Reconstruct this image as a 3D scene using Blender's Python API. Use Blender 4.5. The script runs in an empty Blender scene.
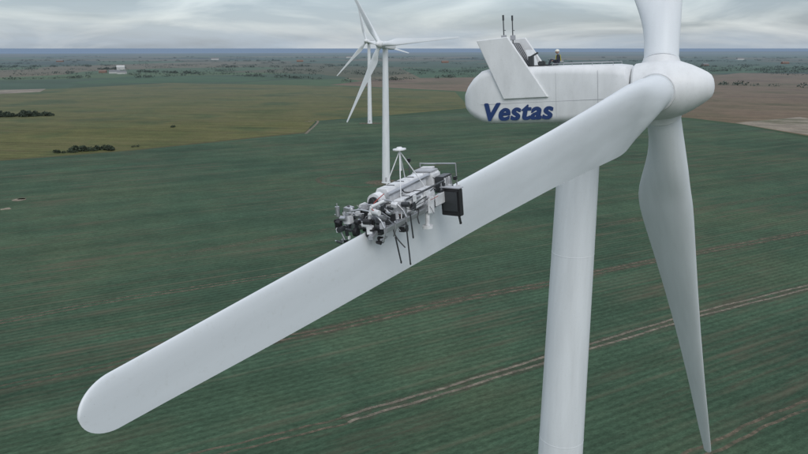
import bpy, bmesh, math, random
from mathutils import Vector, Matrix
random.seed(7)
scene = bpy.context.scene
col = scene.collection
R = math.radians
CAM_H = 62.5
PITCH = R(14.34)
F = 700.0/808.0*36.0

# ------------------------------------------------------------ node helpers
def new_mat(name):
    m = bpy.data.materials.new(name); m.use_nodes = True
    nt = m.node_tree
    return m, nt, nt.nodes["Principled BSDF"]
def N(nt, typ, **kw):
    n = nt.nodes.new(typ)
    for k, v in kw.items():
        if hasattr(n, k): setattr(n, k, v)
        else: n.inputs[k].default_value = v
    return n
def ramp(nt, stops):
    n = nt.nodes.new("ShaderNodeValToRGB")
    e = n.color_ramp.elements
    while len(e) < len(stops): e.new(0.5)
    for i, (p, c) in enumerate(stops):
        e[i].position = p
        e[i].color = (c[0], c[1], c[2], 1) if not isinstance(c, (int, float)) else (c, c, c, 1)
    return n
def mix(nt, fac, a, b, blend='MIX'):
    n = nt.nodes.new("ShaderNodeMix"); n.data_type = 'RGBA'; n.blend_type = blend
    for idx, v in ((0, fac), (6, a), (7, b)):
        if isinstance(v, bpy.types.NodeSocket): nt.links.new(v, n.inputs[idx])
        elif isinstance(v, (int, float)): n.inputs[idx].default_value = v
        else: n.inputs[idx].default_value = (v[0], v[1], v[2], 1)
    return n.outputs[2]
def noise(nt, vec, scale, detail=4, rough=0.55, dist=0.0):
    n = N(nt, "ShaderNodeTexNoise"); n.inputs["Scale"].default_value = scale
    n.inputs["Detail"].default_value = detail; n.inputs["Roughness"].default_value = rough
    n.inputs["Distortion"].default_value = dist
    if vec is not None: nt.links.new(vec, n.inputs["Vector"])
    return n.outputs["Fac"]
def mapping(nt, vec, scale=(1,1,1), rot=(0,0,0), loc=(0,0,0)):
    n = N(nt, "ShaderNodeMapping")
    n.inputs["Scale"].default_value = scale; n.inputs["Rotation"].default_value = rot
    n.inputs["Location"].default_value = loc
    nt.links.new(vec, n.inputs["Vector"]); return n.outputs["Vector"]
def pos(nt):
    return nt.nodes.new("ShaderNodeNewGeometry").outputs["Position"]
def simple(name, c, rough=0.5, metal=0.0, var=0.12, scale=3.0):
    m, nt, b = new_mat(name)
    tc = N(nt, "ShaderNodeTexCoord")
    f = noise(nt, tc.outputs["Object"], scale, 5)
    rp = ramp(nt, [(0.3, tuple(x*(1-var) for x in c)), (0.7, tuple(min(1, x*(1+var*0.5)) for x in c))])
    nt.links.new(f, rp.inputs[0]); nt.links.new(rp.outputs[0], b.inputs["Base Color"])
    b.inputs["Roughness"].default_value = rough; b.inputs["Metallic"].default_value = metal
    return m

M_alu = simple("aluminium", (0.50,0.51,0.53), 0.35, 0.8)
M_rwhite = simple("robot_white_paint", (0.70,0.71,0.72), 0.4, 0, 0.25, 5)
M_lgrey = simple("light_grey_plastic", (0.40,0.41,0.43), 0.5)
M_black = simple("black_plastic", (0.018,0.018,0.02), 0.45)
M_dark = simple("dark_grey_metal", (0.06,0.065,0.07), 0.4, 0.4)
M_red = simple("red_plastic", (0.35,0.05,0.04), 0.5)
M_blue = simple("navy_lettering_film", (0.012,0.04,0.15), 0.5)
M_brass = simple("brown_cable", (0.13,0.08,0.05), 0.5)

def white_paint(name, c=(0.74,0.76,0.77), streak=(1,1,1), rough=0.38, amt=0.5):
    m, nt, b = new_mat(name)
    tc = N(nt, "ShaderNodeTexCoord").outputs["Object"]
    f1 = noise(nt, mapping(nt, tc, streak), 1.2, 6, 0.6)
    f2 = noise(nt, tc, 9.0, 5, 0.7)
    r1 = ramp(nt, [(0.30, tuple(x*(1-0.13*amt*2) for x in c)), (0.62, c)])
    r2 = ramp(nt, [(0.25, (0.86,0.85,0.82)), (0.44, (1,1,1))])
    nt.links.new(f1, r1.inputs[0]); nt.links.new(f2, r2.inputs[0])
    cc = mix(nt, min(1, amt*1.5), r1.outputs[0], r2.outputs[0], 'MULTIPLY')
    f3 = noise(nt, tc, 26.0, 3, 0.5)
    r3 = ramp(nt, [(0.72, 1.0), (0.77, 0.70)]); nt.links.new(f3, r3.inputs[0])
    cc = mix(nt, 0.6, cc, r3.outputs[0], 'MULTIPLY')
    nt.links.new(cc, b.inputs["Base Color"])
    rr = ramp(nt, [(0.3, rough-0.08), (0.7, rough+0.12)]); nt.links.new(f1, rr.inputs[0]); nt.links.new(rr.outputs[0], b.inputs["Roughness"])
    return m
M_blade = white_paint("blade_gelcoat", (0.69,0.725,0.745), (1.0,1.0,0.12), 0.42, 0.36)
M_nac = white_paint("nacelle_paint", (0.73,0.745,0.75), (1,1,0.35), 0.4, 0.5)
M_tower = white_paint("tower_paint", (0.71,0.74,0.755), (1.2,1.2,0.12), 0.45, 0.42)

# ------------------------------------------------------------ mesh helpers
def obj_from(name, verts, faces, mat, parent=None, smooth=True):
    me = bpy.data.meshes.new(name); me.from_pydata([tuple(v) for v in verts], [], faces)
    me.update()
    bm = bmesh.new(); bm.from_mesh(me); bmesh.ops.recalc_face_normals(bm, faces=bm.faces); bm.to_mesh(me); bm.free()
    if mat: me.materials.append(mat)
    o = bpy.data.objects.new(name, me); col.objects.link(o)
    if smooth:
        for p in me.polygons: p.use_smooth = True
        try: me.set_sharp_from_angle(angle=R(35))
        except Exception: pass
    if parent: o.parent = parent
    return o
def empty(name, parent=None, m=None):
    e = bpy.data.objects.new(name, None); e.empty_display_size = 0.5; col.objects.link(e)
    if parent: e.parent = parent
    if m is not None: e.matrix_local = m
    return e
def box(name, c, s, mat, parent=None, rot=(0,0,0), bev=0.012):
    bm = bmesh.new(); bmesh.ops.create_cube(bm, size=1.0)
    for v in bm.verts: v.co = Vector((v.co.x*s[0], v.co.y*s[1], v.co.z*s[2]))
    if bev > 0:
        bmesh.ops.bevel(bm, geom=bm.edges[:], offset=min(bev, min(s)*0.3), segments=2, affect='EDGES')
    me = bpy.data.meshes.new(name); bm.to_mesh(me); bm.free(); me.materials.append(mat)
    o = bpy.data.objects.new(name, me); col.objects.link(o)
    o.location = c; o.rotation_euler = rot
    if parent: o.parent = parent
    return o
def rod(name, a, b, r, mat, parent=None, r2=None, seg=14):
    a, b = Vector(a), Vector(b); d = b-a; L = d.length; d.normalize()
    q = d.to_track_quat('Z', 'Y').to_matrix()
    r2 = r if r2 is None else r2
    vs, fs = [], []
    for k, (p, rr) in enumerate(((a, r), (b, r2))):
        for i in range(seg):
            t = 2*math.pi*i/seg
            vs.append(p + q @ Vector((rr*math.cos(t), rr*math.sin(t), 0)))
    for i in range(seg):
        j = (i+1) % seg; fs.append((i, j, seg+j, seg+i))
    fs.append(tuple(range(seg))[::-1]); fs.append(tuple(range(seg, 2*seg)))
    return obj_from(name, vs, fs, mat, parent)
def lathe_x(name, prof, mat, parent=None, seg=64, axis='X'):
    vs, fs = [], []
    for (x, r) in prof:
        for i in range(seg):
            t = 2*math.pi*i/seg
            if axis == 'X': vs.append((x, r*math.cos(t), r*math.sin(t)))
            else: vs.append((r*math.cos(t), r*math.sin(t), x))
    for k in range(len(prof)-1):
        for i in range(seg):
            j = (i+1) % seg
            fs.append((k*seg+i, k*seg+j, (k+1)*seg+j, (k+1)*seg+i))
    fs.append(tuple(range(seg))); fs.append(tuple(range((len(prof)-1)*seg, len(prof)*seg)))
    return obj_from(name, vs, fs, mat, parent)
def cable(name, pts, r, mat, parent=None):
    cu = bpy.data.curves.new(name, 'CURVE'); cu.dimensions = '3D'; cu.bevel_depth = r; cu.bevel_resolution = 2
    sp = cu.splines.new('NURBS'); sp.points.add(len(pts)-1)
    for i, p in enumerate(pts): sp.points[i].co = (p[0], p[1], p[2], 1)
    sp.use_endpoint_u = True; sp.order_u = 3; cu.resolution_u = 6
    cu.materials.append(mat)
    o = bpy.data.objects.new(name, cu); col.objects.link(o)
    if parent: o.parent = parent
    return o

# ------------------------------------------------------------ blades
LB = 39.6
CH = [(1.3,1.95),(2.6,1.95),(4.0,2.1),(5.5,2.6),(7.0,3.15),(8.3,3.4),(10,3.3),(13,2.9),(17,2.4),(22,1.86),(28,1.38),(33,1.08),(36,0.90),(38,0.74),(39.5,0.62)]
def lerp_tab(tab, x):
    if x <= tab[0][0]: return tab[0][1]
    for (a, va), (b, vb) in zip(tab, tab[1:]):
        if x <= b:
            t = (x-a)/(b-a); return va+(vb-va)*t
    return tab[-1][1]
def blade_mesh(L=LB, nsec=72, seg=48):
    vs, fs = [], []
    rs = []
    TL = 0.5
    for i in range(nsec-12):
        t = i/(nsec-13); rs.append(1.3+(L-TL-1.3)*t)
    for i in range(1, 13):
        t = i/12; rs.append(L-TL+TL*math.sin(t*math.pi/2))
    def csm(r): return (lerp_tab(CH, r-0.7)+lerp_tab(CH, r)+lerp_tab(CH, r+0.7))/3
    for r in rs:
        c = csm(min(r, L-0.5))
        w = max(0.0, min(1.0, 1-(r-2.6)/5.4)); w = w*w*(3-2*w)
        tr = lerp_tab([(5,0.5),(8,0.36),(13,0.27),(20,0.21),(30,0.18),(40,0.15)], r)
        p = 0.5*w+0.32*(1-w)
        tw = R(lerp_tab([(5,12),(9,11),(14,7),(20,4),(30,1),(40,-0.5)], r))*(1-w)
        e = 1.0
        if r > L-TL:
            q = (r-(L-TL))/TL; e = math.sqrt(max(0.0004, 1-q*q))
        for i in range(seg):
            be = 2*math.pi*i/seg
            x = (1+math.cos(be))/2
            yt = 5*tr*(0.2969*math.sqrt(x)-0.126*x-0.3516*x*x+0.2843*x**3-0.1036*x**4)+0.002
            cam = 0.09*tr*4*x*(1-x)*1.2
            ya = (-(yt) - cam) if math.sin(be) < 0 else (yt*0.85 - cam)
            yc = 0.5*math.sin(be)
            y = w*yc+(1-w)*ya
            u = (p-x)*c
            mid = (p-0.5)*c
            u = mid+(u-mid)*e; y = y*c*math.sqrt(e)
            X = y*math.cos(tw)+u*math.sin(tw); Y = u*math.cos(tw)-y*math.sin(tw)
            vs.append((X, Y, r))
    n = len(rs)
    for k in range(n-1):
        for i in range(seg):
            j = (i+1) % seg
            fs.append((k*seg+i, k*seg+j, (k+1)*seg+j, (k+1)*seg+i))
    fs.append(tuple(range(seg))); fs.append(tuple(range((n-1)*seg, n*seg)))
    return vs, fs
BV, BF = blade_mesh()
def add_blade(parent, phi, name, pitch=0.0, stretch=1.0):
    o = obj_from(name, [(x,y,z*stretch) for x,y,z in BV], BF, M_blade, parent)
    d = Vector((0, -math.cos(phi), math.sin(phi)))
    le0 = Vector((0, math.sin(phi), math.cos(phi)))
    x0 = Vector((1,0,0))
    le = le0*math.cos(pitch)+x0*math.sin(pitch)
    x = x0*math.cos(pitch)-le0*math.sin(pitch)
    o.matrix_local = Matrix((x, le, d)).transposed().to_4x4()
    return o

def rrect(hw, top, bot, rad, seg=8):
    pts = []
    for (cx, cz, a0) in ((hw-rad, top-rad, 0), (-hw+rad, top-rad, 90), (-hw+rad, bot+rad, 180), (hw-rad, bot+rad, 270)):
        for k in range(seg+1):
            a = R(a0+90*k/seg); pts.append((cx+rad*math.cos(a), cz+rad*math.sin(a)))
    return pts
def nacelle_body(parent):
    st = [(-1.50,1.42,1.32,-1.30,0.9),(-1.7,1.58,1.55,-1.5,0.75),(-2.4,1.66,1.66,-1.58,0.6),(-5,1.68,1.78,-1.6,0.5),(-8,1.68,1.90,-1.6,0.5),(-10.0,1.66,1.92,-1.56,0.5),
          (-10.6,1.62,1.80,-1.45,0.55),(-11.2,1.52,1.4,-1.2,0.6),(-11.65,1.35,0.95,-0.9,0.6),(-11.9,1.1,0.6,-0.65,0.5),(-12.0,0.7,0.3,-0.4,0.3)]
    vs, fs = [], []
    for (x, hw, t, b, r) in st:
        for (y, z) in rrect(hw, t, b, r): vs.append((x, y, z))
    m = len(rrect(1,1,-1,0.3))
    for k in range(len(st)-1):
        for i in range(m):
            j = (i+1) % m; fs.append((k*m+i, k*m+j, (k+1)*m+j, (k+1)*m+i))
    fs.append(tuple(range(m))); fs.append(tuple(range((len(st)-1)*m, len(st)*m)))
    return obj_from("nacelle_shell", vs, fs, M_nac, parent)

def wind_turbine(hub, heading, tilt, phis, pitches, over=4.5, stretch=(1,1,1), rtilt=0.0):
    a2 = Vector((heading[0], heading[1], 0)).normalized()
    base = Vector(hub) - a2*over; base.z = 0
    root = empty("wind_turbine"); root.location = base
    a = (a2*math.cos(tilt)+Vector((0,0,math.sin(tilt)))).normalized()
    up = (Vector((0,0,math.cos(tilt))) - a2*math.sin(tilt)).normalized()
    y = up.cross(a)
    m = Matrix((a, y, up)).transposed().to_4x4(); m.translation = Vector(hub)-base
    head = empty("nacelle", root, m)
    rotor = empty("rotor", head, Matrix.Rotation(-rtilt, 4, 'Y'))
    H = hub[2]-1.75
    rb, rt = 1.92, 1.26
    def rad(z): return rb+(rt-rb)*(z/H)
    prof = [(0.0, rb+0.25),(0.35, rb+0.25),(0.352, rb)]
    for s in (0.25,0.62,0.85):
        z = H*s; r = rad(z)
        prof += [(z-0.03, r),(z-0.02, r+0.008),(z+0.02, r+0.008),(z+0.03, r)]
    prof += [(H-0.5, rad(H)),(H-0.45, rt+0.12),(H, rt+0.12)]
    lathe_x("tower", prof, M_tower, root, 64, 'Z')
    box("tower_door", (0,-1.93,1.9), (0.9,0.12,2.1), M_lgrey, root)
    nacelle_body(head)
    lathe_x("spinner", [(-1.40,1.3),(-1.38,1.55),(-1.25,1.66),(-0.3,1.72),(0.6,1.68),(1.2,1.54),(1.8,1.27),(2.3,0.98),(2.62,0.77),(2.8,0.60),(2.9,0.38),(2.94,0.15)], M_nac, rotor)
    lathe_x("hub_gap", [(-1.6,1.25),(-1.38,1.25)], M_dark, rotor, 48)
    for k, (p, pt) in enumerate(zip(phis, pitches)):
        add_blade(rotor, p, "blade_%d" % (k+1), pt, stretch[k])
        d = Vector((0, -math.cos(p), math.sin(p)))
        rod("blade_socket_%d" % (k+1), d*0.6, d*1.78, 1.16, M_nac, rotor, 1.08, 48)
        rod("blade_bearing_%d" % (k+1), d*1.7, d*1.84, 0.99, M_dark, rotor, 0.99, 48)
        rod("blade_root_ring_%d" % (k+1), d*1.84, d*1.98, 1.02, M_blade, rotor, 1.02, 48)
    return root, head, rotor, m, base

HUB = Vector((14.98, 41.7, CAM_H-2.4))
HEAD = (0.883, -0.4695)
PH1 = R(-1.9)
root, head, rotor, HM, BASE = wind_turbine(HUB, HEAD, R(4.5), [PH1, PH1+R(120), PH1-R(120)], [0, R(80), R(80)], 4.5, (1,1.04,1.04), R(2.4))

# --- cooler duct on the rear roof
def panel(name, y0, y1):
    prof = [(-6.15,0.0),(-9.0,0.0),(-10.65,3.68),(-8.6,3.74)]
    vs = [(x, y0, z) for x, z in prof]+[(x, y1, z) for x, z in prof]
    n = len(prof)
    fs = [tuple(range(n)), tuple(range(n, 2*n))]+[(i, (i+1)%n, n+(i+1)%n, n+i) for i in range(n)]
    o = obj_from(name, vs, fs, M_nac, head, False)
    bv = o.modifiers.new("b", 'BEVEL'); bv.width = 0.05; bv.segments = 3
    return o
panel("cooler_side_panel_1", -1.82, -1.60)
panel("cooler_side_panel_2", 1.60, 1.82)
def quadplate(name, pts, th, mat):
    vs = [Vector(p) for p in pts]
    nrm = (vs[1]-vs[0]).cross(vs[2]-vs[0]).normalized()*th
    vv = vs+[v+nrm for v in vs]; n = len(vs)
    fs = [tuple(range(n)), tuple(range(n,2*n))]+[(i,(i+1)%n,n+(i+1)%n,n+i) for i in range(n)]
    return obj_from(name, vv, fs, mat, head, False)
quadplate("cooler_back_cover", [(-9.85,-1.58,1.8),(-9.85,1.58,1.8),(-10.5,1.58,3.5),(-10.5,-1.58,3.5)], 0.06, M_nac)
quadplate("cooler_top_cover", [(-10.4,-1.58,3.5),(-10.4,1.58,3.5),(-9.7,1.58,3.56),(-9.7,-1.58,3.56)], 0.05, M_nac)
quadplate("radiator", [(-8.4,-1.55,1.9),(-8.4,1.55,1.9),(-9.2,1.55,3.3),(-9.2,-1.55,3.3)], 0.25, M_dark)
for i in range(9):
    yy = -1.4+0.35*i
    rod("radiator_fin_%d" % (i+1), (-8.12,yy,1.95), (-8.88,yy,3.35), 0.025, M_lgrey, head)
for k, (yy, xx) in enumerate(((-0.75,-9.2),(0.35,-9.0))):
    rod("sensor_mast_%d" % (k+1), (xx,yy,3.3), (xx,yy,5.0), 0.035, M_dark, head)
    rod("sensor_cup_%d" % (k+1), (xx,yy,4.8), (xx,yy,5.12), 0.06, M_dark, head)
    rod("sensor_arm_%d" % (k+1), (xx,yy,4.2), (xx,yy+0.35,4.2), 0.02, M_dark, head)
    box("sensor_bracket_%d" % (k+1), (xx,yy,3.75), (0.3,0.2,0.3), M_lgrey, head)
box("hatch_opening", (-7.0,0.2,1.90), (1.5,1.5,0.06), M_black, head)
box("hatch_lid", (-7.75,0.2,2.4), (0.07,1.5,1.05), M_nac, head, (0,R(-18),0))
box("tool_bag", (-6.75,-0.95,2.02), (0.45,0.3,0.28), M_dark, head, bev=0.06)
box("crane_base", (-7.4,-1.0,2.2), (0.3,0.3,0.6), M_dark, head)
box("crane_arm", (-7.25,-0.9,2.55), (0.6,0.10,0.10), M_dark, head, (0,R(-25),0))
for sy in (-1.25, 1.25):
    rod("roof_rail", (-2.4,sy,1.80), (-6.0,sy,1.95), 0.018, M_alu, head)
    for xx in (-2.4,-3.6,-4.8,-6.0):
        rod("roof_rail_post", (xx,sy,1.6), (xx,sy,1.80+0.15*(-xx-2.4)/3.6), 0.015, M_alu, head)
box("side_seam", (-6.6,-1.683,-0.27), (8.0,0.012,0.015), M_lgrey, head, bev=0)
for xx in (-3.2,-5.7):
    box("panel_joint", (xx,-1.678,0.1), (0.015,0.012,2.6), M_lgrey, head, bev=0)
for k, (dx, dz, dy) in enumerate(((0,0,0),(0.045,0.0,0.003),(-0.045,0.0,0.006),(0,0.03,0.009))):
    cu = bpy.data.curves.new("nacelle_lettering_layer", 'FONT'); cu.body = "Vestas"; cu.size = 1.5; cu.shear = 0.22
    cu.offset = 0.032; cu.extrude = 0.003; cu.space_character = 1.11; cu.materials.append(M_blue)
    tx = bpy.data.objects.new("nacelle_lettering_%d" % (k+1), cu); col.objects.link(tx); tx.parent = head
    tx.matrix_local = Matrix.Translation((-10.5+dx,-1.695-dy,-1.29+dz)) @ Matrix(((1.04,0,0,0),(0,0,-1,0),(0,1,0,0),(0,0,0,1)))

# ------------------------------------------------------------ other turbines
FE = R(8)
wind_turbine(Vector((-10.8, 326, 64.0)), (-0.5,-0.866), R(4), [R(176),R(296),R(56)], [FE]*3)
wind_turbine(Vector((-31.0, 598, 68.0)), (-0.4,-0.92), R(4), [R(-46),R(74),R(194)], [FE]*3)

# ------------------------------------------------------------ robot on blade
d1 = Vector((0, -math.cos(PH1), math.sin(PH1))); le1 = Vector((0, math.sin(PH1), math.cos(PH1)))
T0 = 33.0
Xr = -d1; Zr = le1; Yr = Zr.cross(Xr)
RM = Matrix((Xr, Yr, Zr)).transposed().to_4x4()
RM.translation = d1*T0+le1*0.35
HW = Matrix.Translation(BASE) @ HM
rob = empty("blade_maintenance_robot"); rob.matrix_world = HW @ RM @ Matrix.Translation((1.05,0,-0.09)) @ Matrix.Diagonal((1,1,1.12,1))
KX = 0.78
P = rob
_box, _rod, _cable = box, rod, cable
def box(name, c, s, mat, parent=None, rot=(0,0,0), bev=0.012):
    if parent is rob: c = (c[0]*KX, c[1], c[2]); s = (s[0]*KX, s[1], s[2])
    return _box(name, c, s, mat, parent, rot, bev)
def rod(name, a, b, r, mat, parent=None, r2=None, seg=14):
    if parent is rob: a = (a[0]*KX,a[1],a[2]); b = (b[0]*KX,b[1],b[2])
    return _rod(name, a, b, r, mat, parent, r2, seg)
for sy in (-0.42, 0.42):
    box("main_rail", (0.1,sy,0.10), (4.2,0.07,0.09), M_alu, P)
for i, xx in enumerate((-1.9,-1.3,-0.7,0.0,0.7,1.3,2.1)):
    box("cross_member", (xx,0,0.13), (0.06,0.9,0.07), M_alu, P)
for xx in (-0.9,0.1,1.1,1.7):
    for sy in (-0.4,0.4):
        rod("frame_post", (xx,sy,0.1), (xx,sy,0.44), 0.016, M_alu, P)
def cover(name, x0, x1, y, z, w, h, mat):
    sec = [(-w/2,0),(-w/2,h*0.62),(-w*0.3,h),(w*0.3,h),(w/2,h*0.62),(w/2,0)]
    vs = [(x*KX, y+a, z+b) for x in (x0,x1) for a, b in sec]; n = 6
    fs = [tuple(range(n)), tuple(range(n,2*n))]+[(i,(i+1)%n,n+(i+1)%n,n+i) for i in range(n)]
    o = obj_from(name, vs, fs, mat, P, False); bv = o.modifiers.new("b",'BEVEL'); bv.width = 0.012; bv.segments = 2
    return o
cover("main_housing", -0.75, 1.25, 0.16, 0.26, 0.34, 0.32, M_rwhite)
cover("front_housing", -0.95, 0.75, -0.25, 0.18, 0.27, 0.24, M_rwhite)
for xx in (-0.35,0.15,0.7): box("housing_seam", (xx,0.16,0.585), (0.02,0.22,0.012), M_dark, P, bev=0)
for xx in (-0.5,0.1): box("housing_seam", (xx,-0.25,0.425), (0.02,0.17,0.012), M_dark, P, bev=0)
rod("hose_drum", (-0.9,0.16,0.40), (-1.15,0.16,0.40), 0.15, M_rwhite, P, seg=24)
rod("hose_drum_core", (-1.15,0.16,0.40), (-1.2,0.16,0.40), 0.10, M_dark, P, seg=24)
rod("feed_tube", (-0.9,-0.03,0.50), (1.4,-0.03,0.54), 0.035, M_alu, P)
rod("feed_tube", (-0.9,-0.40,0.42), (1.3,-0.40,0.44), 0.018, M_dark, P)
box("housing_gap", (0.2,-0.06,0.24), (2.0,0.12,0.12), M_black, P)
box("side_tray", (0.85,-0.48,0.18), (0.7,0.03,0.20), M_rwhite, P)
box("power_box", (1.62,0.14,0.40), (0.50,0.52,0.34), M_rwhite, P, bev=0.03)
box("power_box_lid", (1.62,0.14,0.59), (0.42,0.44,0.03), M_lgrey, P)
box("module_rack", (1.70,-0.24,0.34), (0.55,0.20,0.30), M_dark, P)
for k in range(4): box("rack_module", (1.5+0.13*k,-0.345,0.34), (0.08,0.02,0.24), (M_rwhite,M_lgrey,M_rwhite,M_alu)[k], P, bev=0.004)
box("control_box", (2.05,0.25,0.42), (0.25,0.35,0.3), M_dark, P)
box("control_box_top", (2.05,0.25,0.59), (0.2,0.28,0.03), M_rwhite, P)
for sy in (-0.4,0.45): rod("end_hoop", (2.1,sy,0.1), (2.1,sy,0.66), 0.014, M_alu, P)
rod("end_hoop", (2.1,-0.4,0.66), (2.1,0.45,0.66), 0.014, M_alu, P)
box("control_panel", (1.10,-0.62,0.08), (0.18,0.46,0.50), M_black, P, (0,0,R(-12)))
box("panel_frame", (1.12,-0.62,0.345), (0.22,0.48,0.02), M_lgrey, P, (0,0,R(-12)))
box("panel_screen", (0.985,-0.62,0.10), (0.02,0.36,0.36), M_dark, P, (0,0,R(-12)))
rod("panel_bracket", (1.1,-0.4,0.3), (1.1,-0.6,0.3), 0.03, M_alu, P)
apex = (-0.05,0.0,1.18)
for f in ((-1.05,-0.35,0.12),(-0.55,0.38,0.2),(0.85,0.3,0.45),(0.5,-0.38,0.3)):
    rod("mast_leg", f, (apex[0],apex[1],1.14), 0.010, M_rwhite, P)
rod("antenna_disc", (apex[0],0,1.16), (apex[0],0,1.18), 0.13, M_rwhite, P, seg=28)
rod("antenna_dome", (apex[0],0,1.18), (apex[0],0,1.21), 0.07, M_rwhite, P, 0.045, 20)
rod("mast_stem", (apex[0],0,0.80), (apex[0],0,1.16), 0.014, M_rwhite, P)
def guide(x, y, z0, z1, dx=0.12, r=0.014, pad=True, mat=M_dark):
    rod("side_guide", (x,y,z0), (x+dx,y,z1), r, mat, P)
    if pad: box("guide_pad", (x+dx,y,z1), (0.035,0.03,0.05), M_black, P)
guide(-1.20,-0.5,0.1,-0.62,0.05); guide(-1.75,-0.5,-0.05,-0.50,0.16)
guide(-1.0,-0.52,0.2,-0.2,0.05); guide(1.35,-0.66,-0.1,-0.38,0.12); guide(1.12,-0.72,-0.1,-0.34,0.12)
guide(0.9,0.5,0.1,-0.6,0.05); guide(-0.9,0.5,0.1,-0.6,0.05)
rod("white_stand", (0.20,-0.42,0.25), (0.15,-0.40,-0.20), 0.045, M_rwhite, P)
rod("stand_foot", (0.15,-0.40,-0.20), (0.15,-0.40,-0.25), 0.11, M_rwhite, P, seg=24)
box("stand_plate", (0.25,-0.47,0.15), (0.3,0.04,0.3), M_rwhite, P, (0,R(8),0))
for xx in (-1.05,-1.6,-2.1):
    pts = []
    for k in range(13):
        a = R(-30+240*k/12); pts.append((xx, 0.46*math.cos(a), 0.10+0.34*math.sin(a)))
    for k in range(12):
        rod("clamp_arch", pts[k], pts[k+1], 0.015, M_alu, P)
rs = random.Random(11)
for i in range(115):
    x = rs.uniform(-2.25,-0.95); y = rs.choice((-1,1))*rs.uniform(0.03,0.52); z = rs.uniform(-0.12,0.42)
    if abs(y) < 0.2 and z < 0.08: z += 0.2
    m = rs.choice((M_rwhite,M_alu,M_lgrey,M_black,M_dark,M_alu,M_rwhite,M_dark,M_black))
    k = rs.random(); q = rs.uniform(0.5,1.0)
    if k < 0.5:
        box("bracket", (x,y,z), (rs.uniform(0.06,0.26)*q,rs.uniform(0.04,0.17)*q,rs.uniform(0.04,0.17)*q), m, P, (rs.choice((0,0,.2)),rs.choice((0,0,-.3)),rs.choice((0,.1))), 0.006)
    elif k < 0.85:
        ax = rs.choice(((1,0,0),(0,1,0),(0,0,1),(0.3,0.9,0.1)))
        d = Vector(ax).normalized()*rs.uniform(0.08,0.24)
        c = Vector((x,y,z)); rod("motor", c-d/2, c+d/2, rs.uniform(0.02,0.05), m, P)
        rod("motor_shaft", c+d/2, c+d*0.8, 0.012, M_alu, P)
    else:
        d = Vector((rs.uniform(-1,1),rs.uniform(-1,1),rs.uniform(-.3,1))).normalized()*0.36
        c = Vector((x,y,z)); rod("linkage", c-d/2, c+d/2, 0.009, M_alu, P)
for sx in (-2.1,-0.6,1.9):
    for sy in (-0.14,0.14):
        rod("drive_roller", (sx,sy-0.04,0.07), (sx,sy+0.04,0.07), 0.07, M_black, P, seg=20)
for i in range(30):
    x0 = rs.uniform(-2.1,0.4)*KX; y0 = rs.uniform(-0.48,0.3); z0 = rs.uniform(0.1,0.42)
    pts = [Vector((x0,y0,z0))]
    for k in range(4):
        pts.append(pts[-1]+Vector((rs.uniform(-0.16,0.24),rs.uniform(-0.14,0.14),rs.uniform(-0.13,0.12))))
    cable("cable", pts, rs.choice((0.005,0.008,0.011)), rs.choice((M_black,M_black,M_black,M_dark,M_lgrey,M_red)), P)
for i in range(46):
    x = rs.uniform(-0.8,2.2); y = rs.choice((-0.42,0.40,-0.43))+rs.uniform(-.04,.04); z = rs.uniform(0.06,0.42)
    box("fitting", (x,y,z), (rs.uniform(0.04,0.18),rs.uniform(0.03,0.08),rs.uniform(0.03,0.12)), rs.choice((M_rwhite,M_alu,M_dark,M_black,M_lgrey)), P, (0,0,0), 0.006)
rod("tool_arm", (-2.1,-0.1,0.1), (-2.15,-0.25,0.50), 0.025, M_rwhite, P)
rod("tool_arm", (-2.15,-0.25,0.50), (-1.7,-0.3,0.52), 0.025, M_rwhite, P)
rod("tool_arm", (-1.9,0.35,0.1), (-2.0,0.3,0.48), 0.028, M_dark, P)
rod("camera_stalk", (1.2,0.35,0.5), (1.3,0.38,0.80), 0.012, M_dark, P)
box("camera_head", (1.3,0.38,0.82), (0.10,0.07,0.07), M_black, P)

# ------------------------------------------------------------ technician
M_suit = simple("dark_workwear", (0.03,0.035,0.05), 0.85)
M_harn = simple("harness_yellow", (0.55,0.5,0.05), 0.7)
M_skin = simple("skin", (0.45,0.27,0.2), 0.6)
M_helm = simple("helmet_white", (0.7,0.7,0.62), 0.35)
def skinned(name, pts, edges, radii, mat, parent):
    me = bpy.data.meshes.new(name); me.from_pydata(pts, edges, []); me.materials.append(mat)
    o = bpy.data.objects.new(name, me); col.objects.link(o); o.parent = parent
    sk = o.modifiers.new("skin", 'SKIN')
    for i, v in enumerate(me.skin_vertices[0].data):
        v.radius = (radii[i], radii[i]); v.use_root = (i == 0)
    sk.use_smooth_shade = True
    s = o.modifiers.new("sub", 'SUBSURF'); s.levels = 2; s.render_levels = 2
    return o
tech = empty("maintenance_technician")
tech.matrix_world = HW @ Matrix.Translation((-5.75,-0.75,1.80)) @ Matrix.Rotation(R(200),4,'Z')
pts = [(0,0,.14),(0,0,.34),(.03,0,.52),(.04,0,.62),(.05,0,.70),
       (.05,.10,.14),(.44,.14,.40),(.62,.13,.08),(.74,.14,.05),
       (.05,-.10,.14),(.46,-.14,.42),(.60,-.13,.08),(.72,-.14,.05),
       (.03,.19,.58),(.12,.27,.34),(.33,.20,.33),
       (.03,-.19,.58),(.12,-.27,.34),(.34,-.19,.35)]
edges = [(0,1),(1,2),(2,3),(3,4),(0,5),(5,6),(6,7),(7,8),(0,9),(9,10),(10,11),(11,12),(3,13),(13,14),(14,15),(3,16),(16,17),(17,18)]
rad = [.15,.14,.16,.12,.065,.10,.075,.055,.05,.10,.075,.055,.05,.075,.05,.038,.075,.05,.038]
skinned("workwear_body", pts, edges, rad, M_suit, tech)
hb = bmesh.new(); bmesh.ops.create_uvsphere(hb, u_segments=20, v_segments=14, radius=0.105)
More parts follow.
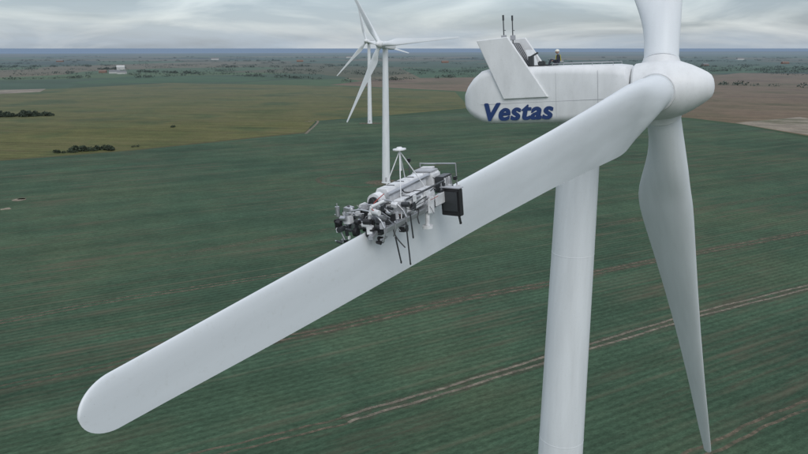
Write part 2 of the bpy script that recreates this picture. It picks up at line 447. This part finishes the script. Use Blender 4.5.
for v in hb.verts:
    v.co.z *= 1.18
    if v.co.z < -0.03: v.co.y *= 0.86
    if v.co.x > 0.08 and abs(v.co.y) < 0.03 and abs(v.co.z) < 0.03: v.co.x += 0.022
hm = bpy.data.meshes.new("head"); hb.to_mesh(hm); hb.free(); hm.materials.append(M_skin)
ho = bpy.data.objects.new("head", hm); col.objects.link(ho); ho.parent = tech; ho.location = (.07,0,.84)
lathe_x("helmet", [(0.0,.135),(0.02,.13),(0.07,.118),(0.11,.085),(0.13,.04)], M_helm, tech, 24, 'Z').location = (.07,0,.86)
box("helmet_peak", (.19,0,.865), (.1,.16,.015), M_helm, tech)
for sy in (-.03,.03):
    box("eye", (.172,sy,.845), (.01,.02,.012), M_black, tech, bev=0)
box("mouth", (.166,0,.785), (.01,.04,.008), M_red, tech, bev=0)
for sy in (-.105,.105): box("ear", (.06,sy,.83), (.03,.02,.05), M_skin, tech)
for sy in (-.08,.08):
    rod("harness_strap", (.17,sy,.3), (.14,sy,.66), .018, M_harn, tech)
    rod("harness_strap", (-.13,sy,.3), (-.08,sy,.66), .018, M_harn, tech)
for sy, wrist in ((1,(.33,.20,.33)),(-1,(.34,-.19,.35))):
    w = Vector(wrist)
    pp = [tuple(w), tuple(w+Vector((.06,0,0)))]; ee = [(0,1)]; rr = [.028,.034]
    for f in range(4):
        o0 = (f-1.5)*.019; L = (.05,.06,.056,.044)[f]; n = len(pp)
        pp += [tuple(w+Vector((.09,o0,0))), tuple(w+Vector((.09+L*.6,o0,-.01))), tuple(w+Vector((.09+L*.9,o0,-.035)))]
        ee += [(1,n),(n,n+1),(n+1,n+2)]; rr += [.010,.009,.008]
    n = len(pp); pp += [tuple(w+Vector((.06,-sy*.04,-.005))), tuple(w+Vector((.085,-sy*.055,-.02)))]
    ee += [(1,n),(n,n+1)]; rr += [.011,.009]
    skinned("hand", pp, ee, rr, M_skin, tech)

# ------------------------------------------------------------ terrain
def gp(u, v, z=0.0):
    a = (u-404)/700; b = (227-v)/700
    dx, dy, dz = a, math.cos(PITCH)+b*math.sin(PITCH), -math.sin(PITCH)+b*math.cos(PITCH)
    s = (CAM_H-z)/(-dz)
    return (round(dx*s,1), round(dy*s,1))
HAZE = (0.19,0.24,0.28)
def haze(nt, colsock, d0=600, d1=9000, amt=0.85, hc=HAZE):  # aerial haze painted into the base colour, growing with distance from world origin
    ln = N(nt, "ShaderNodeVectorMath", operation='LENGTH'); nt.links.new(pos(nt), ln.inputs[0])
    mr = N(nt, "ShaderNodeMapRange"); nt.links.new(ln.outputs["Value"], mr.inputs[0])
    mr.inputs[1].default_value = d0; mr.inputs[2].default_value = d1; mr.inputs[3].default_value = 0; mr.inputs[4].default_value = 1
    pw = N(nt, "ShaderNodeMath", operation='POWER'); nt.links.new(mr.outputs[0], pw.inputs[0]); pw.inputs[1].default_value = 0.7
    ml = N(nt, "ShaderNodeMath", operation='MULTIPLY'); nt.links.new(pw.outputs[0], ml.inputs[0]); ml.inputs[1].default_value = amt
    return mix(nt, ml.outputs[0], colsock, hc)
def field_mat(name, c1, c2, c3, rowdir, period=3.0, rowamt=0.25, big=0.006, soil=None, soil_lo=0.55, tram=0.0):
    m, nt, b = new_mat(name); p = pos(nt)
    pr = mapping(nt, p, (1,1,1), (0,0,rowdir))
    f1 = noise(nt, p, big, 6, 0.6); f2 = noise(nt, p, 0.10, 7, 0.75); f3 = noise(nt, mapping(nt, pr, (0.45,1,1)), 1.5, 5, 0.8)
    r1 = ramp(nt, [(0.36,c1),(0.5,c2),(0.64,c3)]); nt.links.new(f1, r1.inputs[0])
    r2 = ramp(nt, [(0.3,0.74),(0.7,1.2)]); nt.links.new(f2, r2.inputs[0])
    r3 = ramp(nt, [(0.28,0.40),(0.72,1.45)]); nt.links.new(f3, r3.inputs[0])
    c = mix(nt, 0.8, r1.outputs[0], r2.outputs[0], 'MULTIPLY')
    c = mix(nt, 0.8, c, r3.outputs[0], 'MULTIPLY')
    f4 = noise(nt, mapping(nt, pr, (0.004,0.06,1)), 1.0, 5, 0.6)
    r4 = ramp(nt, [(0.35,0.84),(0.65,1.16)]); nt.links.new(f4, r4.inputs[0])
    c = mix(nt, 1.0, c, r4.outputs[0], 'MULTIPLY')
    if soil:
        st = noise(nt, mapping(nt, pr, (0.04,0.5,1)), 0.6, 6, 0.65)
        rs_ = ramp(nt, [(soil_lo,0),(soil_lo+0.2,0.7)]); nt.links.new(st, rs_.inputs[0])
        pm = ramp(nt, [(0.42,0.0),(0.62,1.0)]); nt.links.new(noise(nt, p, 0.018, 4, 0.6), pm.inputs[0])
        c = mix(nt, mix(nt, 1.0, rs_.outputs[0], pm.outputs[0], 'MULTIPLY'), c, soil)
    def wave(per, lo, hi, amt, dist):
        w = N(nt, "ShaderNodeTexWave"); w.inputs["Scale"].default_value = 0.314/per; w.inputs["Distortion"].default_value = dist; w.inputs["Detail"].default_value = 2
        w.inputs["Detail Scale"].default_value = 0.4; w.bands_direction = 'Y'
        nt.links.new(pr, w.inputs["Vector"])
        rw = ramp(nt, [(lo,1-amt),(hi,1.0)]); nt.links.new(w.outputs["Fac"], rw.inputs[0]); return rw.outputs[0], w.outputs["Fac"]
    c = mix(nt, 1.0, c, wave(period, 0.0, 0.9, rowamt, 0.5)[0], 'MULTIPLY')
    if tram:
        _, fc = wave(21.0, 0, 1, 0, 0.2)
        tr_ = ramp(nt, [(0.0,tram),(0.012,0.0)]); nt.links.new(fc, tr_.inputs[0])
        br = ramp(nt, [(0.35,0.2),(0.65,1.0)]); nt.links.new(noise(nt, p, 0.05, 5, 0.7), br.inputs[0])
        c = mix(nt, mix(nt, 1.0, tr_.outputs[0], br.outputs[0], 'MULTIPLY'), c, (0.135,0.125,0.085))
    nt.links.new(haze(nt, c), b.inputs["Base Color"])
    b.inputs["Roughness"].default_value = 0.95
    b.inputs["Specular IOR Level"].default_value = 0.1
    return m
def sheet(name, pts, z, mat):
    me = bpy.data.meshes.new(name)
    me.from_pydata([(x,y,z) for x, y in pts], [], [tuple(range(len(pts)))]); me.update()
    if me.polygons[0].normal.z < 0: me.flip_normals()
    me.materials.append(mat)
    o = bpy.data.objects.new(name, me); col.objects.link(o); return o

m, nt, b = new_mat("farmland"); p = pos(nt)
wob = N(nt, "ShaderNodeTexNoise"); wob.inputs["Scale"].default_value = 0.002; nt.links.new(p, wob.inputs["Vector"])
vm = N(nt, "ShaderNodeVectorMath", operation='MULTIPLY_ADD'); nt.links.new(wob.outputs["Color"], vm.inputs[0]); vm.inputs[1].default_value = (160,160,0); nt.links.new(p, vm.inputs[2])
vor = N(nt, "ShaderNodeTexVoronoi", voronoi_dimensions='2D', distance='CHEBYCHEV'); vor.inputs["Scale"].default_value = 1.0
nt.links.new(mapping(nt, vm.outputs[0], (0.0024,0.0018,1), (0,0,0.35)), vor.inputs["Vector"])
sep = N(nt, "ShaderNodeSeparateColor"); nt.links.new(vor.outputs["Color"], sep.inputs[0])
rp = ramp(nt, [(0.0,(0.045,0.075,0.04)),(0.18,(0.06,0.10,0.045)),(0.34,(0.085,0.085,0.045)),(0.48,(0.05,0.085,0.05)),(0.6,(0.13,0.11,0.065)),(0.7,(0.07,0.11,0.045)),(0.82,(0.035,0.055,0.038)),(0.92,(0.15,0.125,0.08))])
rp.color_ramp.interpolation = 'CONSTANT'
nt.links.new(sep.outputs[0], rp.inputs[0])
n1 = ramp(nt, [(0.3,0.75),(0.7,1.15)]); nt.links.new(noise(nt, p, 0.01, 8, 0.7), n1.inputs[0])
c = mix(nt, 0.9, rp.outputs[0], n1.outputs[0], 'MULTIPLY')
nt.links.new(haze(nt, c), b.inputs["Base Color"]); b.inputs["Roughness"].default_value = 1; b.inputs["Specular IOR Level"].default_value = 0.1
sheet("ground", [(-16000,-1500),(16000,-1500),(16000,14000),(6000,13500),(1500,11000),(-1500,9500),(-4000,8200),(-16000,8000)], 0.0, m)
m, nt, b = new_mat("sea_water")
b.inputs["Roughness"].default_value = 0.7; b.inputs["Specular IOR Level"].default_value = 0.1
rr_ = ramp(nt, [(0.3,(0.13,0.19,0.27)),(0.7,(0.18,0.25,0.34))]); nt.links.new(noise(nt, mapping(nt, pos(nt), (0.0002,0.002,1)), 1.0, 4), rr_.inputs[0]); nt.links.new(rr_.outputs[0], b.inputs["Base Color"])
sheet("sea", [(-90000,7500),(90000,7500),(90000,90000),(-90000,90000)], -1.5, m)

ROW = R(-30)
M_crop = field_mat("dark_green_crop", (0.045,0.083,0.053),(0.057,0.101,0.062),(0.075,0.116,0.068), ROW, 1.9, 0.20, 0.012, (0.13,0.105,0.075), 0.47, 0.38)
M_mead = field_mat("olive_meadow", (0.085,0.10,0.038),(0.12,0.122,0.048),(0.068,0.094,0.04), R(10), 9, 0.15, 0.01, (0.17,0.135,0.075), 0.46)
M_soil = field_mat("brown_stubble", (0.13,0.092,0.062),(0.18,0.13,0.085),(0.11,0.095,0.052), R(25), 9, 0.15, 0.006, (0.20,0.16,0.11), 0.48)
M_bare = field_mat("pale_bare_soil", (0.2,0.17,0.13),(0.28,0.24,0.19),(0.16,0.15,0.10), R(25), 9, 0.05, 0.02)
M_green2 = field_mat("fresh_green_field", (0.04,0.085,0.038),(0.055,0.105,0.045),(0.04,0.08,0.042), R(35), 9, 0.1, 0.006)

def G(lst): return [gp(u, v) for u, v in lst]
sheet("crop_field", G([(-500,168),(0,161),(130,151),(306,133),(318,121),(380,117),(480,112),(640,116),(740,125),(808,138),(1400,170)])+[(600,-60),(-600,-60)], 0.03, M_crop)
sheet("meadow", G([(-500,172),(0,160),(130,150),(305,132),(316,121),(380,116),(470,108),(455,92),(330,86),(170,83),(0,92),(-500,100)]), 0.02, M_mead)
sheet("stubble_field", G([(690,118),(740,124),(808,136),(1300,160),(1300,80),(808,74),(740,73),(680,80),(600,92),(560,104),(600,112)]), 0.02, M_soil)
sheet("stubble_field", G([(330,85),(455,91),(520,95),(560,84),(470,78),(380,79)]), 0.02, M_soil)
sheet("green_field", G([(420,78),(808,72),(808,66),(400,68)]), 0.015, M_green2)
sheet("green_field", G([(60,84),(240,82),(300,77),(130,76)]), 0.015, M_green2)
sheet("bare_soil_patch", G([(735,123),(770,129),(815,136),(850,126),(800,117)]), 0.05, M_bare)
sheet("bare_soil_patch", G([(0,94),(40,92),(46,89),(0,90),(-40,92)]), 0.05, M_bare)

def track_mat(name, colr, lo=0.35, hi=0.6, mx=0.9, sc=0.25):
    m, nt, b = new_mat(name); p = pos(nt)
    b.inputs["Roughness"].default_value = 1
    rr = ramp(nt, [(0.3,tuple(x*0.6 for x in colr)),(0.7,tuple(x*1.3 for x in colr))]); nt.links.new(noise(nt, p, 0.8, 4), rr.inputs[0]); nt.links.new(rr.outputs[0], b.inputs["Base Color"])
    al = ramp(nt, [(lo,0.0),(hi,mx)]); nt.links.new(noise(nt, p, sc, 6, 0.7), al.inputs[0])
    nt.links.new(al.outputs[0], b.inputs["Alpha"])
    return m
M_tr1 = track_mat("gravelly_track", (0.22,0.19,0.145), 0.22,0.58,0.85, 0.5)
M_tr2 = track_mat("worn_wheel_track", (0.16,0.125,0.088), 0.28,0.62,0.75, 0.4)
M_tr3 = track_mat("faint_wheel_track", (0.135,0.11,0.075), 0.33,0.65,0.65, 0.4)
M_strip = track_mat("thin_crop_strip", (0.11,0.092,0.065), 0.38,0.7,0.5, 0.3)
def ribbon(name, pts, w, mat, z=0.06, offs=(0,)):
    P2 = [Vector(p_) for p_ in pts]
    out = []
    for i in range(len(P2)-1):
        p0 = P2[max(i-1,0)]; p1 = P2[i]; p2 = P2[i+1]; p3 = P2[min(i+2,len(P2)-1)]
        for k in range(12):
            t = k/12
            out.append(0.5*((2*p1)+(p2-p0)*t+(2*p0-5*p1+4*p2-p3)*t*t+(3*p1-p0-3*p2+p3)*t**3))
    out.append(P2[-1])
    vs, fs = [], []
    for of in offs:
        b0 = len(vs)
        for i, q in enumerate(out):
            d = (out[min(i+1,len(out)-1)]-out[max(i-1,0)]).normalized(); n_ = Vector((-d.y,d.x))
            j = math.sin(i*0.9+of)*0.12+math.sin(i*0.31)*0.2
            for s in (-1,1):
                r_ = q+n_*(of+j+s*w/2); vs.append((r_.x,r_.y,z))
            if i: fs.append((b0+2*i-2,b0+2*i-1,b0+2*i+1,b0+2*i))
    return obj_from(name, vs, fs, mat, None, False)
two = (-1.0,1.0)
T1 = [(345,420),(400,403),(500,374),(640,331),(720,309),(808,287),(900,268)]
T2 = [(250,344),(320,331),(450,302),(560,281),(640,264),(808,232),(900,216)]
ribbon("thin_crop_strip", G(T1), 4.5, M_strip, 0.045); ribbon("thin_crop_strip", G(T2), 5, M_strip, 0.045)
ribbon("farm_track", G(T1), 0.75, M_tr1, 0.06, two)
ribbon("farm_track", G([(120,475),(200,455),(280,437),(345,420)]), 0.6, M_tr2, 0.06, two)
ribbon("farm_track", G(T2), 0.9, M_tr2, 0.06, two)
ribbon("farm_track", G([(-60,334),(0,322),(100,303),(200,287),(300,272),(400,255)]), 0.8, M_tr2, 0.06, two)
ribbon("farm_track", G([(680,462),(710,448),(760,425),(808,404),(860,385)]), 0.7, M_tr2, 0.06, two)
ribbon("farm_track", G([(-60,405),(0,388),(100,368),(200,345),(260,333)]), 0.7, M_tr3, 0.06, two)
ribbon("farm_track", G([(600,226),(680,212),(808,192),(900,180)]), 0.9, M_tr3, 0.06, two)
ribbon("farm_track", G([(590,158),(700,166),(808,158),(900,150)]), 1.0, M_tr3, 0.06, two)
ribbon("farm_track", G([(170,257),(260,240),(340,228)]), 0.8, M_tr3, 0.06, two)
ribbon("access_road", G([(384,186),(350,187),(322,183),(320,178),(345,174),(400,170),(480,160)]), 2.5, M_tr3, 0.07)
ribbon("access_road", G([(306,134),(312,128),(318,121),(305,122)]), 2.0, M_tr1, 0.07)
for (x, y) in ((-8.5,330),(-29.2,602)):
    pts = [(x+(7+random.uniform(-.8,.8))*math.cos(2*math.pi*i/28)*1.5, y+(7+random.uniform(-.8,.8))*math.sin(2*math.pi*i/28)) for i in range(28)]
    sheet("gravel_pad", pts, 0.09, M_tr2)
for (u, v, w) in ((18,200,3),(6,209,2.0),(22,199,1.5)):
    x, y = gp(u, v); pts = [(x+w*(1+random.uniform(-.3,.3))*math.cos(t), y+w*(1+random.uniform(-.3,.3))*math.sin(t)) for t in [2*math.pi*i/12 for i in range(12)]]
    sheet("sand_patch", pts, 0.08, M_bare)

# ------------------------------------------------------------ vegetation
def foliage_mat(name, c):
    m, nt, b = new_mat(name); p = pos(nt)
    r_ = ramp(nt, [(0.3,tuple(x*0.6 for x in c)),(0.7,tuple(x*1.5 for x in c))]); nt.links.new(noise(nt, p, 0.35, 3), r_.inputs[0])
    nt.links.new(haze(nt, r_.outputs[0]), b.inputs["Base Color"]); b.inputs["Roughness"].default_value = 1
    return m
M_fol = foliage_mat("dark_foliage", (0.035,0.05,0.03))
def foliage_mass(name, places, mat):
    vs, fs = [], []
    r = random.Random(5)
    for (x, y, w, h, n) in places:
        for k in range(n):
            a = r.uniform(0,2*math.pi); q = math.sqrt(r.random())
            zz = h*(0.12+0.88*r.random()*(1-0.55*q*q))
            cx, cy = x+w/2*q*math.cos(a), y+w/2*q*math.sin(a)
            s = h*r.uniform(0.10,0.24)
            u_ = Vector((r.uniform(-1,1),r.uniform(-1,1),r.uniform(-1,1))).normalized()
            v_ = u_.cross(Vector((r.uniform(-1,1),r.uniform(-1,1),r.uniform(-1,1)))).normalized()
            c_ = Vector((cx,cy,zz)); b0 = len(vs)
            vs += [c_+u_*s, c_+v_*s*0.8, c_-u_*s, c_-v_*s*0.9]; fs.append((b0,b0+1,b0+2,b0+3))
    return obj_from(name, vs, fs, mat, None, False)
rt = random.Random(21)
shr = []
def line(u0,v0,u1,v1,n,w,h,q=60):
    a = Vector(gp(u0,v0)); b_ = Vector(gp(u1,v1))
    for i in range(n):
        t = rt.random(); c_ = a.lerp(b_, t)
        shr.append((c_.x+rt.uniform(-w,w)*0.4, c_.y+rt.uniform(-w,w)*0.4, w*rt.uniform(.6,1.3), h*rt.uniform(.5,1.25), q))
line(76,151,116,150,14,6,3.2,160); line(52,153,74,153,6,4,2,100); line(0,117,50,116,22,9,5,140); line(133,147,138,147,2,3,2,80)
line(170,128,176,127,2,3,2,80); line(128,72,200,74,22,18,7); line(100,70,124,69,10,16,7)
foliage_mass("shrub_thicket", shr, M_fol)
shr = []
for (u0,v0,u1,v1,n) in ((0,80,90,78,16),(240,76,330,80,24),(330,83,470,77,12),(200,68,360,66,30),(0,68,110,66,24),(420,72,560,70,24),(560,66,808,68,40),(600,78,700,74,12),(700,72,808,70,20),(480,64,660,61,34),(120,62,300,61,36),(-100,60,100,61,30),(660,62,900,60,34),(250,58,420,58,30),(400,60,520,58,26),(600,58,808,58,40),(140,78,180,76,10),(700,84,808,88,8)):
    line(u0,v0,u1,v1,n,24,7,36)
for i in range(420):
    u = rt.uniform(-250,1050); v = rt.uniform(56.5,76)
    x, y = gp(u, v); L = rt.randint(1,6); ang = rt.choice((0.35,0.35+math.pi/2,0.1))
    for k in range(L): shr.append((x+k*22*math.cos(ang), y+k*22*math.sin(ang), 22, rt.uniform(4,8), 24))
foliage_mass("distant_trees", shr, M_fol)

# ------------------------------------------------------------ farm buildings
M_wall = simple("white_render", (0.5,0.51,0.5), 0.8); M_brick = simple("red_brick", (0.22,0.14,0.11), 0.9)
M_roof = simple("grey_roof", (0.16,0.17,0.18), 0.8); M_roofr = simple("red_tile_roof", (0.18,0.13,0.11), 0.8); M_glass = simple("window_glass", (0.03,0.035,0.04), 0.1)
def farmhouse(x, y, w, d, h, rot, wm, rm):
    e = empty("farmhouse"); e.location = (x,y,0); e.rotation_euler = (0,0,rot)
    box("walls", (0,0,h/2), (w,d,h), wm, e, bev=0)
    rh = d*0.38; ov = 0.4
    vs = [(-w/2-ov,-d/2-ov,h),(w/2+ov,-d/2-ov,h),(w/2+ov,d/2+ov,h),(-w/2-ov,d/2+ov,h),(-w/2-ov,0,h+rh),(w/2+ov,0,h+rh)]
    obj_from("roof", vs, [(0,1,5,4),(2,3,4,5),(0,4,3),(1,2,5),(0,3,2,1)], rm, e, False)
    for k in range(int(w//4)):
        box("window", (-w/2+2+k*4,-d/2,h*0.55), (1.2,0.1,1.1), M_glass, e, bev=0)
    box("door", (w/2-1.2,-d/2,1.05), (1.0,0.1,2.1), M_roof, e, bev=0)
for (u, v, w, d, h, r_, wm, rm) in ((121,70,22,11,9,.2,M_wall,M_wall),(115,73.5,26,12,4,.1,M_wall,M_roof),(122,74,22,10,4,.4,M_wall,M_roof),(103,73,18,9,4,0,M_brick,M_roofr),
    (215,60,40,16,6,.3,M_wall,M_roof),(60,62,30,14,5,.1,M_brick,M_roof),(300,62,30,12,5,.2,M_brick,M_roofr),(560,62,30,14,5,0,M_wall,M_roof),(705,66,26,12,5,.5,M_brick,M_roof),(740,60,40,16,6,.2,M_wall,M_roof),(445,63,30,12,5,.2,M_brick,M_roofr),(785,64,30,12,5,.2,M_brick,M_roofr),(350,58,50,16,7,.2,M_wall,M_roof)):
    x, y = gp(u, v); farmhouse(x, y, w, d, h, r_, wm, rm)

# ------------------------------------------------------------ sky, sun, camera
SUN_EL, SUN_AZ = R(42), R(170)
w = bpy.data.worlds.new("World"); scene.world = w; w.use_nodes = True; nt = w.node_tree
nt.nodes.clear()
out = nt.nodes.new("ShaderNodeOutputWorld")
sky = nt.nodes.new("ShaderNodeTexSky"); sky.sky_type = 'NISHITA'; sky.sun_disc = False; sky.sun_elevation = SUN_EL; sky.sun_rotation = SUN_AZ
b1 = nt.nodes.new("ShaderNodeBackground"); b1.inputs[1].default_value = 0.05; nt.links.new(sky.outputs[0], b1.inputs[0])
tc = nt.nodes.new("ShaderNodeTexCoord").outputs["Generated"]
sx = nt.nodes.new("ShaderNodeSeparateXYZ"); nt.links.new(tc, sx.inputs[0])
base = ramp(nt, [(0.0,(0.30,0.38,0.50)),(0.010,(0.24,0.32,0.45)),(0.028,(0.20,0.26,0.37)),(0.06,(0.17,0.21,0.30)),(0.3,(0.64,0.67,0.71)),(1.0,(0.72,0.74,0.78))])
nt.links.new(sx.outputs[2], base.inputs[0])
nn = noise(nt, mapping(nt, tc, (1,1,5.0), (0,0,0), (1.3,0.4,0.2)), 4.6, 8, 0.52, 0.5)
cr = ramp(nt, [(0.44,0.0),(0.64,0.85)]); nt.links.new(nn, cr.inputs[0])
n2 = noise(nt, mapping(nt, tc, (1,1,7.0), (0,0,0), (4,2,1)), 3.0, 7, 0.55, 0.3)
cr2 = ramp(nt, [(0.42,0.0),(0.62,0.75)]); nt.links.new(n2, cr2.inputs[0])
c = mix(nt, cr2.outputs[0], base.outputs[0], (0.12,0.155,0.23))
c = mix(nt, cr.outputs[0], c, (0.47,0.51,0.57))
hi = ramp(nt, [(0.08,0.0),(0.25,0.85)]); nt.links.new(sx.outputs[2], hi.inputs[0])
c = mix(nt, hi.outputs[0], c, (0.74,0.77,0.81))
b2 = nt.nodes.new("ShaderNodeBackground"); b2.inputs[1].default_value = 0.92; nt.links.new(c, b2.inputs[0])
ad = nt.nodes.new("ShaderNodeAddShader"); nt.links.new(b1.outputs[0], ad.inputs[0]); nt.links.new(b2.outputs[0], ad.inputs[1])
nt.links.new(ad.outputs[0], out.inputs[0])

sl = bpy.data.lights.new("sun", 'SUN'); sl.energy = 1.0; sl.angle = R(30); sl.color = (1.0,0.97,0.93)
so = bpy.data.objects.new("sun", sl); col.objects.link(so)
ts = Vector((math.sin(SUN_AZ)*math.cos(SUN_EL), math.cos(SUN_AZ)*math.cos(SUN_EL), math.sin(SUN_EL)))
so.rotation_euler = ts.to_track_quat('Z','Y').to_euler(); so.location = (0,0,200)

cd = bpy.data.cameras.new("camera"); cd.lens = F; cd.sensor_width = 36; cd.clip_end = 200000; cd.clip_start = 0.1
co = bpy.data.objects.new("camera", cd); col.objects.link(co)
co.location = (0,0,CAM_H); co.rotation_euler = (R(90)-PITCH,0,0)
scene.camera = co
scene.view_settings.view_transform = 'Standard'; scene.view_settings.look = 'None'; scene.view_settings.exposure = 0
